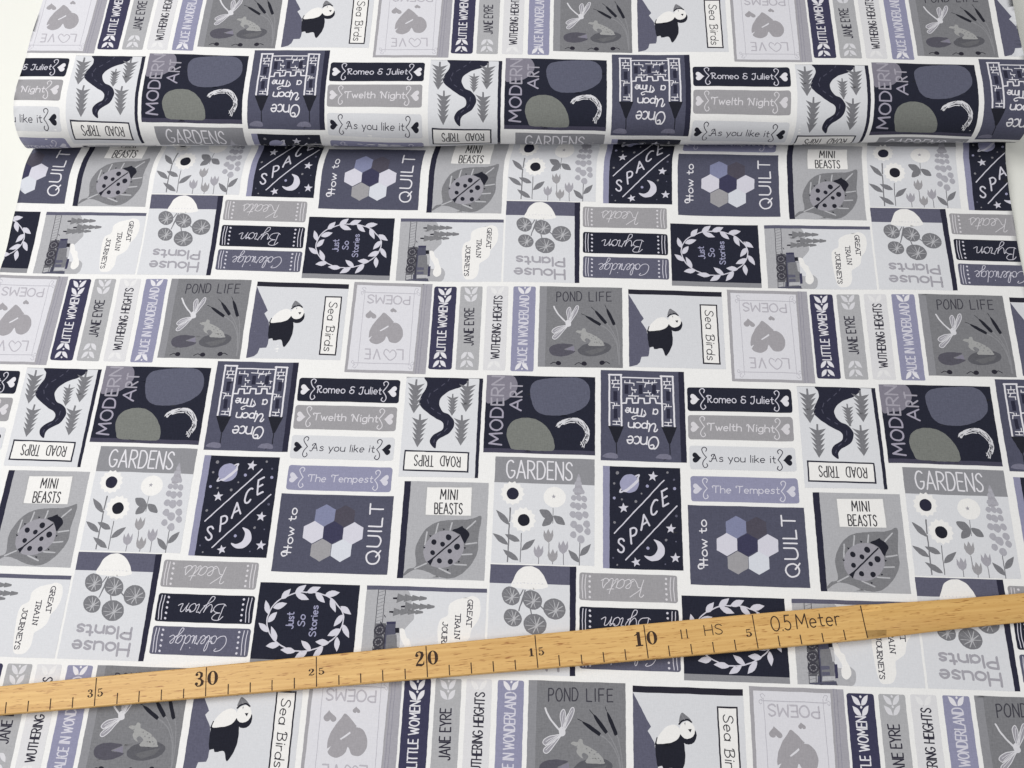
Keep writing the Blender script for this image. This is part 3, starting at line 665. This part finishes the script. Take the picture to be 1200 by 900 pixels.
def surface(u, w, lift=0.0):
    """cloth millimetres (u right, w towards the viewer) -> metres, lifted along the surface normal"""
    d0 = u - O0[0]; d1 = w - O0[1]
    t = d0 * EX[0] + d1 * EX[1]; s = d0 * NX[0] + d1 * NX[1]
    g = 1 / (1 + np.exp(-(s - 64) / 4.5))
    t = t + g * (3.45 - 0.0052 * (s - 110))
    # the deepest part of the fold swallows a little cloth
    q = np.clip((s - 66.5) / 6.5, 0, 1)
    sc = np.clip(s + 6.0 * q, 0, S_[-1])
    y = np.where(s < 0, s, np.interp(sc, S_, PY)); z = np.where(s < 0, 0, np.interp(sc, S_, PZ)); th = np.interp(sc, S_, TH)
    # lie of the cloth: faint rolls and puckers
    r = 0.80 * np.sin(u / 31 + 1.3 * np.sin(w / 57)) * np.sin(w / 39 + 0.6) + 0.22 * np.sin(u / 13.5 + w / 21 + 0.7) * np.sin(w / 33 - u / 90) + 0.16 * np.sin(u / 47 - w / 9.5) * np.sin(u / 60 + 1)
    r = r + 0.45 * np.exp(-((w + 0.35 * u + 150 + 8 * np.sin(u / 40)) / 7.0) ** 2) * np.exp(-((u - 330) / 90.0) ** 2) + 0.45 * np.exp(-((w - 0.5 * u + 190 + 6 * np.sin(u / 25)) / 6.0) ** 2) * np.exp(-((u - 40) / 70.0) ** 2)
    r = r * (0.3 + 0.7 / (1 + np.exp(-(np.abs(w + 10) - 60) / 12)))
    pk = np.exp(-((s - 88) / 16.0) ** 2) * (0.35 * np.sin(u / 17.0 + 0.4) + 0.25 * np.sin(u / 7.3))
    h = lift + r + pk + 0.75
    y2 = y - np.sin(th) * h; z2 = z + np.cos(th) * h
    X = O0[0] + t * EX[0] + y2 * NX[0]; W = O0[1] + t * EX[1] + y2 * NX[1]
    return np.stack([X, -W, z2], -1) / 1000.0

U0, U1 = -96.6, 457.2
def edge(w):     # slightly wandering cut edges
    return (U0 + 0.35 * np.sin(w / 23.0) + 0.25 * np.sin(w / 7.0 + 1), U1 + 0.4 * np.sin(w / 27.0 + 2) + 0.25 * np.sin(w / 8.3))

def mesh_object(name, verts, faces, mats, parent=None, mat_idx=None, smooth=True, uv=None):
    me = bpy.data.meshes.new(name)
    nv = len(verts)
    if isinstance(faces, np.ndarray):
        nf, k = faces.shape
        me.vertices.add(nv); me.vertices.foreach_set('co', np.asarray(verts, dtype=np.float32).ravel())
        me.loops.add(nf * k); me.loops.foreach_set('vertex_index', faces.astype(np.int32).ravel())
        me.polygons.add(nf); me.polygons.foreach_set('loop_start', np.arange(0, nf * k, k, dtype=np.int32))
        if mat_idx is not None: me.polygons.foreach_set('material_index', np.asarray(mat_idx, dtype=np.int32))
        me.update(calc_edges=True)
        if uv is not None:
            l = me.uv_layers.new(name='cloth_mm'); l.data.foreach_set('uv', np.asarray(uv, dtype=np.float32)[faces.ravel()].ravel())
    else:
        me.from_pydata([tuple(v) for v in verts], [], faces)
        if mat_idx is not None:
            for p, i in zip(me.polygons, mat_idx): p.material_index = i
    for m in mats: me.materials.append(m)
    me.polygons.foreach_set('use_smooth', [smooth] * len(me.polygons))
    me.validate()
    o = bpy.data.objects.new(name, me); col_main.objects.link(o)
    if parent: o.parent = parent
    return o
def empty(name, loc, label, cat):
    o = bpy.data.objects.new(name, None); col_main.objects.link(o); o.location = loc; o.empty_display_size = 0.02
    o['label'] = label; o['category'] = cat
    return o

# ===== table
tb = mesh_object('table_surface', [(-1.6, -1.2, -0.0012), (2.0, -1.2, -0.0012), (2.0, 1.6, -0.0012), (-1.6, 1.6, -0.0012)], np.array([[0, 1, 2, 3]]), [simple_mat('white_table', (228, 228, 222), 0.55, 0.25)], smooth=False)
tb['kind'] = 'structure'

# ===== printed cotton: white ground cloth plus the flat printed colour areas on it
def cdt(ops, rect=None, grid=None):
    """overlapping shapes -> one flat set of triangles, each with the index of the topmost shape that covers it"""
    vs = []; es = []; shapes = []
    for k, (c, polys) in enumerate(ops):
        for p in polys:
            b = len(vs); n = len(p); vs += [Vector(q) for q in p]
            es += [(b + i, b + (i + 1) % n) for i in range(n)]
            shapes.append((k, np.array(p)))
    if grid:
        x0, y0, x1, y1 = rect
        for n, lo, hi, step, hor in ((0, y0, y1, grid[1], True), (0, x0, x1, grid[0], False)):
            cnt = max(1, int((hi - lo) / step))
            for i in range(1, cnt):
                v = lo + (hi - lo) * i / cnt
                b = len(vs)
                vs += [Vector((x0, v)), Vector((x1, v))] if hor else [Vector((v, y0)), Vector((v, y1))]
                es.append((b, b + 1))
    v, e, f, ov, oe, of = delaunay_2d_cdt(vs, es, [], 0, 1e-5, False)
    v = np.array([(q[0], q[1]) for q in v]); tri = np.array([t for t in f if len(t) == 3], dtype=np.int32)
    cen = v[tri].mean(1)
    order = np.argsort(cen[:, 0]); cs = cen[order]; own = np.full(len(tri), -1); base_in = np.zeros(len(tri), bool)
    for k, p in shapes:
        lo = np.searchsorted(cs[:, 0], p[:, 0].min()); hi = np.searchsorted(cs[:, 0], p[:, 0].max())
        q = cs[lo:hi]
        m = (q[:, 1] >= p[:, 1].min()) & (q[:, 1] <= p[:, 1].max())
        ids = np.nonzero(m)[0]
        if not len(ids): continue
        X = q[ids, 0]; Y = q[ids, 1]; inside = np.zeros(len(ids), bool)
        for (ax, ay), (bx, by) in zip(p, np.roll(p, -1, 0)):
            if ay == by: continue
            cr = (ay > Y) != (by > Y)
            inside ^= cr & (X < (bx - ax) * (Y - ay) / (by - ay) + ax)
        hit = order[lo + ids[inside]]
        own[hit] = np.maximum(own[hit], k)
        if k == 0: base_in[hit] = True
    keep = base_in if rect is not None else own >= 0
    tri = tri[keep]; own = own[keep]
    a = v[tri[:, 0]]; b = v[tri[:, 1]]; c = v[tri[:, 2]]
    area2 = (b[:, 0] - a[:, 0]) * (c[:, 1] - a[:, 1]) - (b[:, 1] - a[:, 1]) * (c[:, 0] - a[:, 0])
    ok = np.abs(area2) > 1e-7
    tri = tri[ok]; own = own[ok]; area2 = area2[ok]
    tri[area2 > 0] = tri[area2 > 0][:, ::-1]
    return v, tri, own

import time
t0 = time.time()
PT, QT = 200.0, 203.133
VV = []; FF = []; MI = []; UVS = []; base = 0
for bk in BOOKS:
    x0, y0, x1, y1 = bk['rect']
    v, tri, own = cdt(bk['ops'], bk['rect'], (6.0, 1.6))
    mi = np.array([MAT_KEYS.index(c) for c, _ in bk['ops']])[own]
    for i in range(-2, 4):
        for j in range(-2, 3):
            if x1 + i * PT < U0 + 0.5 or x0 + i * PT > U1 - 0.5: continue
            if y1 + j * QT < -440 or y0 + j * QT > 128: continue
            u = v[:, 0] + i * PT; w = v[:, 1] + j * QT
            # hand-printed edges are never ruler straight
            u = u + 0.05 * np.sin(w / 1.9 + 3 * i) + 0.05 * np.sin(w / 0.6 + u / 3); w = w + 0.05 * np.sin(u / 2.1 + j) + 0.06 * np.sin(u / 0.55)
            e0, e1 = edge(w)
            uc = np.clip(u, e0 + 0.02, e1 - 0.02)
            VV.append(surface(uc, w, 0.05)); FF.append(tri + base); MI.append(mi); UVS.append(np.stack([u, w], -1)); base += len(v)
print('print areas', len(BOOKS), 'vertices', base, 'faces', sum(len(f) for f in FF), 'cdt+map %.1fs' % (time.time() - t0))

roll = empty('fabric_bolt', (0.18, 0.30, 0), 'white cotton cloth printed all over with grey and navy book covers, unrolled from its bolt', 'fabric')
nprint = base
ws = np.concatenate([np.arange(186, -280, -2.0), np.arange(-280, -345, -0.6), np.arange(-345, -460, -1.6)])
nu = 150
kk = np.linspace(0, 1, nu)
W2, K2 = np.meshgrid(ws, kk, indexing='ij')
E0, E1 = edge(W2)
U2 = E0 + (E1 - E0) * K2
top = surface(U2.ravel(), W2.ravel(), 0.0); bot = surface(U2.ravel(), W2.ravel(), -0.32)
nr = len(ws); I = np.arange(nr * nu).reshape(nr, nu)
q = np.stack([I[:-1, :-1], I[:-1, 1:], I[1:, 1:], I[1:, :-1]], -1).reshape(-1, 4)
nt_ = nr * nu
qb = q[:, ::-1] + nt_
def rim(a):
    return np.stack([a[1:], a[:-1], a[:-1] + nt_, a[1:] + nt_], -1)
rims = np.concatenate([rim(I[0, :]), rim(I[::-1, 0]), rim(I[-1, ::-1]), rim(I[:, -1])])
quads = np.concatenate([q, qb, rims])
tris = np.concatenate([quads[:, [0, 1, 2]], quads[:, [0, 2, 3]]])
VV += [top, bot]; FF.append(tris + base); MI.append(np.full(len(tris), len(MAT_KEYS))); uvb = np.stack([U2.ravel(), W2.ravel()], -1); UVS += [uvb, uvb]
cloth = mesh_object('printed_cloth', np.concatenate(VV) - np.array(roll.location), np.concatenate(FF), [MATS[k] for k in MAT_KEYS] + [white_cloth], roll, np.concatenate(MI), True, np.concatenate(UVS))

# inner turns of the bolt, seen only at its two ends
def to_world(x, y, z):      # x along the bolt, y away from O0, z up (mm)
    X = O0[0] + x * EX[0] + y * NX[0]; W = O0[1] + x * EX[1] + y * NX[1]
    return (X / 1000, -W / 1000, z / 1000)
loc = Vector(roll.location)
def turn(k):
    g = 1.4 + 1.35 * k; pts = []
    y0, y1, z0, z1 = 65.5 + g, 219 - g, 5.0 + g * 0.8, 31.2 - g
    r = min(12 - g * 0.3, (z1 - z0) / 2)
    for cy, cz, a in ((y1 - r, z1 - r, 90), (y1 - r, z0 + r, 0), (y0 + r, z0 + r, -90), (y0 + r, z1 - r, -180)):
        for n in range(9):
            t = math.radians(a - n * 90 / 8); pts.append((cy + r * math.cos(t), cz + r * math.sin(t)))
    return pts
rng2 = random.Random(7)
for k in range(7):
    pts = turn(k); n = len(pts)
    xa = -296.0 + 3.4 + rng2.uniform(0.2, 2.5) ; xb = 257.0 + 3.4 - rng2.uniform(0.2, 2.5)
    vs = []; fs = []
    for x in (xa, xb):
        for dy, sc in ((0, 1), (0, 0)):
            cyc = sum(p[0] for p in pts) / n; czc = sum(p[1] for p in pts) / n
            for (a, b) in pts:
                if sc == 0:
                    l = math.hypot(a - cyc, b - czc); a2 = a - (a - cyc) / l * 0.5; b2 = b - (b - czc) / l * 0.5
                else: a2, b2 = a, b
                vs.append(Vector(to_world(x, a2, b2)) - loc)
    for i in range(n):
        j = (i + 1) % n
        fs += [(i, j, 2 * n + j, 2 * n + i), (n + j, n + i, 3 * n + i, 3 * n + j), (j, i, n + i, n + j), (2 * n + i, 2 * n + j, 3 * n + j, 3 * n + i)]
    mesh_object('wound_layer', vs, fs, [white_cloth], roll)
pts = turn(7); n = len(pts)
vs = [Vector(to_world(x, a, b)) - loc for x in (-291, 254) for a, b in pts]
mesh_object('core_board', vs, [tuple(range(n)), tuple(range(2 * n - 1, n - 1, -1))] + [((i + 1) % n, i, n + i, n + (i + 1) % n) for i in range(n)], [simple_mat('grey_cardboard', (150, 142, 130), 0.9, 0.1)], roll, smooth=False)

# ===== wooden half-metre ruler lying across the cloth
def wood_mat(name='beech_wood', tone=1.0):
    m = bpy.data.materials.new(name); m.use_nodes = True
    nt = m.node_tree; N = nt.nodes; L = nt.links; b = N['Principled BSDF']
    b.inputs['Roughness'].default_value = 0.38; b.inputs['Specular IOR Level'].default_value = 0.35; b.inputs['Coat Weight'].default_value = 0.12; b.inputs['Coat Roughness'].default_value = 0.25
    tc = N.new('ShaderNodeTexCoord')
    def nz(scale, sc, det, rough=0.5):
        mp = N.new('ShaderNodeMapping'); mp.inputs['Scale'].default_value = sc; L.new(tc.outputs['Object'], mp.inputs['Vector'])
        n = N.new('ShaderNodeTexNoise'); n.inputs['Scale'].default_value = scale; n.inputs['Detail'].default_value = det; n.inputs['Roughness'].default_value = rough
        L.new(mp.outputs['Vector'], n.inputs['Vector']); return n.outputs['Fac']
    grain = nz(1.0, (14, 520, 520), 4.0, 0.6)
    r1 = N.new('ShaderNodeValToRGB'); L.new(grain, r1.inputs['Fac'])
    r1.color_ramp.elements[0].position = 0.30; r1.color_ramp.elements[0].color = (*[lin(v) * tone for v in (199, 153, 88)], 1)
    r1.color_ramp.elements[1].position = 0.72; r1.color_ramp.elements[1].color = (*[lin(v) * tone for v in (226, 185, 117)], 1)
    fleck = nz(1.0, (190, 1900, 1400), 2.0)
    r2 = N.new('ShaderNodeValToRGB'); L.new(fleck, r2.inputs['Fac'])
    r2.color_ramp.elements[0].position = 0.60; r2.color_ramp.elements[0].color = (0, 0, 0, 1)
    r2.color_ramp.elements[1].position = 0.70; r2.color_ramp.elements[1].color = (1, 1, 1, 1)
    mx = N.new('ShaderNodeMixRGB'); mx.blend_type = 'MULTIPLY'; mx.inputs['Color2'].default_value = (*[lin(v) for v in (172, 126, 74)], 1)
    fm = N.new('ShaderNodeMath'); fm.operation = 'MULTIPLY'; fm.inputs[1].default_value = 0.75; L.new(r2.outputs['Color'], fm.inputs[0])
    L.new(fm.outputs[0], mx.inputs['Fac']); L.new(r1.outputs['Color'], mx.inputs['Color1']); L.new(mx.outputs['Color'], b.inputs['Base Color'])
    bp = N.new('ShaderNodeBump'); bp.inputs['Strength'].default_value = 0.15; bp.inputs['Distance'].default_value = 0.0003
    L.new(grain, bp.inputs['Height']); L.new(bp.outputs['Normal'], b.inputs['Normal'])
    return m
wood = wood_mat()
ink_mat = simple_mat('dark_brown_ink', (58, 42, 34), 0.7, 0.2)
ruler = empty('wooden_ruler', (0.00295, -0.0126, 0.0010), 'slim light beech wood ruler printed with centimetre numbers, lying slantwise across the cloth', 'ruler')
ruler.rotation_euler = (0, 0, math.radians(6.95))
RT = 3.9      # thickness, mm
PITCH = 10.075
XE = 35 * PITCH
def halfw(x):
    return np.interp(x, [-80, -41, 0, 50, 101, 151, 202, 252, 303, XE, 370, 386, 406, 430, 470, 520], [6.3, 6.35, 6.62, 6.85, 7.1, 7.4, 7.75, 7.95, 8.05, 7.85, 7.45, 7.0, 6.7, 6.55, 6.9, 7.0])
def section(x, round_=0.0, scoop=0.0):
    """16 points round the stick, from a bevelled rectangle (0) to a rounded bar (1)"""
    h = float(halfw(x)); b = 0.45
    rect = [(h, b), (h, RT / 2), (h, RT - b), (h - b, RT), (h * 0.5, RT), (0, RT), (-h * 0.5, RT), (-h + b, RT), (-h, RT - b), (-h, RT / 2), (-h, b), (-h + b, 0), (-h * .5, 0), (0, 0), (h * .5, 0), (h - b, 0)]
    out = []
    t = 4.0
    for k, (a, c) in enumerate(rect):
        ang = math.radians([-20, -4, 12, 27, 55, 90, 125, 153, 168, 184, 200, 220, 245, 270, 295, 320][k])
        ca, sa = math.cos(ang), math.sin(ang); e = 1.0
        ra = h * math.copysign(abs(ca) ** e, ca); rc = t / 2 + t / 2 * math.copysign(abs(sa) ** e, sa)
        dip = {1: 0.5, 2: 0.9, 3: 1.1, 4: 0.15, 6: 0.2, 7: 1.5, 8: 1.3, 9: 0.6}.get(k, 0.0) * scoop
        out.append((a + (ra - a) * round_, c + (rc - c) * round_ - dip))
    return out
def loft(name, stations, parent, mat, cap=True):
    vs = []; fs = []
    for st_ in stations: vs += [(st_[0] / 1000, a / 1000, c / 1000) for a, c in section(*st_)]
    m = 16
    for i in range(len(stations) - 1):
        for k in range(m):
            fs.append((i * m + k, i * m + (k + 1) % m, (i + 1) * m + (k + 1) % m, (i + 1) * m + k))
    fs = [f[::-1] for f in fs]
    if cap: fs += [tuple(range(m)), tuple(range(len(vs) - 1, len(vs) - m - 1, -1))]
    o = mesh_object(name, vs, fs, [mat], parent)
    o.data.set_sharp_from_angle(angle=math.radians(22))
    return o
loft('blade', [(x, 0.0) for x in np.linspace(-82, XE, 46)], ruler, wood)
hd = loft('handle', [(XE + 0.02, 0.1), (XE + 5.0, 0.55, 0.4), (XE + 9.5, 1.0, 0.75), (XE + 17, 1.0, 0.3)] + [(x, 1.0) for x in np.linspace(XE + 27, 520, 14)], ruler, wood)
hd.data.materials.append(wood_mat('beech_shaded_facet', 0.66)); hd.data.materials.append(wood_mat('beech_lit_facet', 1.18))
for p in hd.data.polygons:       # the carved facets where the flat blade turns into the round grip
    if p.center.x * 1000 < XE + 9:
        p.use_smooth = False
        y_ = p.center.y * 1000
        if p.center.z > 0.0019 and -7.0 < y_ < (-3.6 if p.center.x * 1000 < XE + 4 else -5.6): p.material_index = 1      # cut end grain, with the facet's shade also put into the colour
        elif p.center.z > 0.0022 and 4.6 < y_ < 6.8: p.material_index = 2  # highlight along the upper facets, painted as paler wood

def ink(name, polys, z=RT + 0.03):
    v, tri, own = cdt([('k', [p]) for p in polys])
    vs = np.concatenate([v, np.full((len(v), 1), z)], 1) / 1000
    tri = tri[:, ::-1]
    return mesh_object(name, vs, tri, [ink_mat], ruler, smooth=False)
rr3 = random.Random(3)
def tick(x, y0, y1, w):
    return [(x - w / 2, y0), (x + w / 2, y0), (x + w * rr3.uniform(.3, .5), (y0 + y1) / 2), (x + w / 2, y1), (x - w / 2, y1)]
for cm in range(0, 42):
    x = XE - cm * PITCH + rr3.uniform(-.1, .1); h = float(halfw(x)) - 0.5
    if cm % 5 == 0: ink('tick_mark', [tick(x, -h, h, 0.5)])
    else: ink('tick_mark', [tick(x, -h, -h + 4.5 + rr3.uniform(-.4, .4), 0.52)])
def vrib(pts):
    """stroke of varying width: (x, y, width)"""
    P2 = pts; out = []
    L2 = []; R2 = []
    for i, (x, y, w) in enumerate(P2):
        a = P2[max(i - 1, 0)]; b = P2[min(i + 1, len(P2) - 1)]; l = math.hypot(b[0] - a[0], b[1] - a[1]) or 1
        n = (-(b[1] - a[1]) / l * w / 2, (b[0] - a[0]) / l * w / 2); L2.append((x + n[0], y + n[1])); R2.append((x - n[0], y - n[1]))
    for i in range(len(P2) - 1): out.append([L2[i], L2[i + 1], R2[i + 1], R2[i]])
    return out
def ringp(rx, ry, w, cx):
    p = []
    for k in range(21):
        a = 2 * math.pi * k / 20
        p.append((cx + rx * math.cos(a), 0.5 + ry * math.sin(a), w * (0.28 + 0.72 * abs(math.cos(a)) ** 1.6)))
    return vrib(p)
def disc_(cx, cy, r): return [[(cx + r * math.cos(k * math.pi / 5), cy + r * math.sin(k * math.pi / 5)) for k in range(10)]]
def digit(ch):      # heavy roman figures in a box about 0.6 wide, 1 high
    if ch == '0': return ringp(0.22, 0.44, 0.2, 0.3)
    if ch == '1': return vrib([(0.3, 0.04, .2), (0.3, 0.98, .2)]) + vrib([(0.08, 0.04, .09), (0.52, 0.04, .09)]) + vrib([(0.06, 0.74, .05), (0.22, 0.84, .08), (0.3, 0.97, .1)])
    if ch == '2': return disc_(0.14, 0.72, .1) + vrib([(0.08, 0.74, .08), (0.16, 0.92, .08), (0.3, 0.96, .09), (0.44, 0.88, .17), (0.47, 0.72, .19), (0.38, 0.5, .15), (0.2, 0.28, .08), (0.08, 0.08, .06)]) + vrib([(0.06, 0.06, .1), (0.2, 0.1, .16), (0.38, 0.06, .16), (0.52, 0.12, .1), (0.55, 0.3, .04)])
    if ch == '3': return disc_(0.14, 0.8, .09) + disc_(0.13, 0.2, .1) + vrib([(0.08, 0.82, .07), (0.18, 0.95, .07), (0.3, 0.96, .09), (0.42, 0.86, .16), (0.42, 0.68, .16), (0.34, 0.56, .1), (0.2, 0.52, .06)]) + vrib([(0.2, 0.52, .06), (0.38, 0.48, .1), (0.48, 0.34, .18), (0.46, 0.16, .18), (0.34, 0.04, .1), (0.18, 0.04, .08), (0.07, 0.18, .07)])
    if ch == '5': return disc_(0.13, 0.2, .09) + vrib([(0.12, 0.97, .05), (0.12, 0.52, .06)]) + vrib([(0.1, 0.95, .1), (0.3, 0.92, .14), (0.48, 0.98, .06)]) + vrib([(0.12, 0.5, .06), (0.26, 0.6, .07), (0.42, 0.54, .13), (0.5, 0.34, .18), (0.44, 0.14, .15), (0.3, 0.04, .09), (0.16, 0.05, .08), (0.07, 0.18, .07)])
def put(polys, x, y, h, wf=0.8): return [[(x + a * h * wf, y + b * h) for a, b in p] for p in polys]
for lab, cm, h, y, w in (('35', 35, 3.6, -2.3, 2.5), ('30', 30, 6.7, -1.9, 4.0), ('25', 25, 3.0, -1.5, 2.6), ('20', 20, 6.7, -1.8, 4.0), ('15', 15, 3.6, -1.9, 2.5), ('10', 10, 6.5, -1.8, 4.0)):
    x = XE - cm * PITCH
    wf = w / 0.52 / h
    ink('numeral', put(digit(lab[0]), x - 0.95 - w - 0.06 * h * wf, y, h, wf), RT + 0.04)
    ink('numeral', put(digit(lab[1]), x + 0.95 - 0.04 * h * wf, y, h, wf), RT + 0.04)
ink('numeral', put(digit('5'), XE - 5 * PITCH - 4.5, -2.1, 3.5, 1.45), RT + 0.04)
def ruler_text(txt, x0, x1, y, h, w, style):
    W_, st = layout(txt, style, 0.16)
    pol = []
    for s in st: pol += ribbon([(x0 + a * (x1 - x0) / W_, y + b * h) for a, b in s], w)
    ink('lettering', pol, RT + 0.05)
x10 = XE - 10 * PITCH
for dx in (16.6, 19.2): ink('lettering', [tick(x10 + dx, -0.3, 3.9, 0.5)], RT + 0.05)
ruler_text('HS', x10 + 27.4, x10 + 35.6, 0.3, 4.5, 0.42, 'caps')
ruler_text('0.5', XE - 42.5, XE - 33.6, -0.6, 6.6, 0.55, 'caps')
ruler_text('Meter', XE - 31.0, XE - 11.0, -0.4, 6.3, 0.55, 'sans')
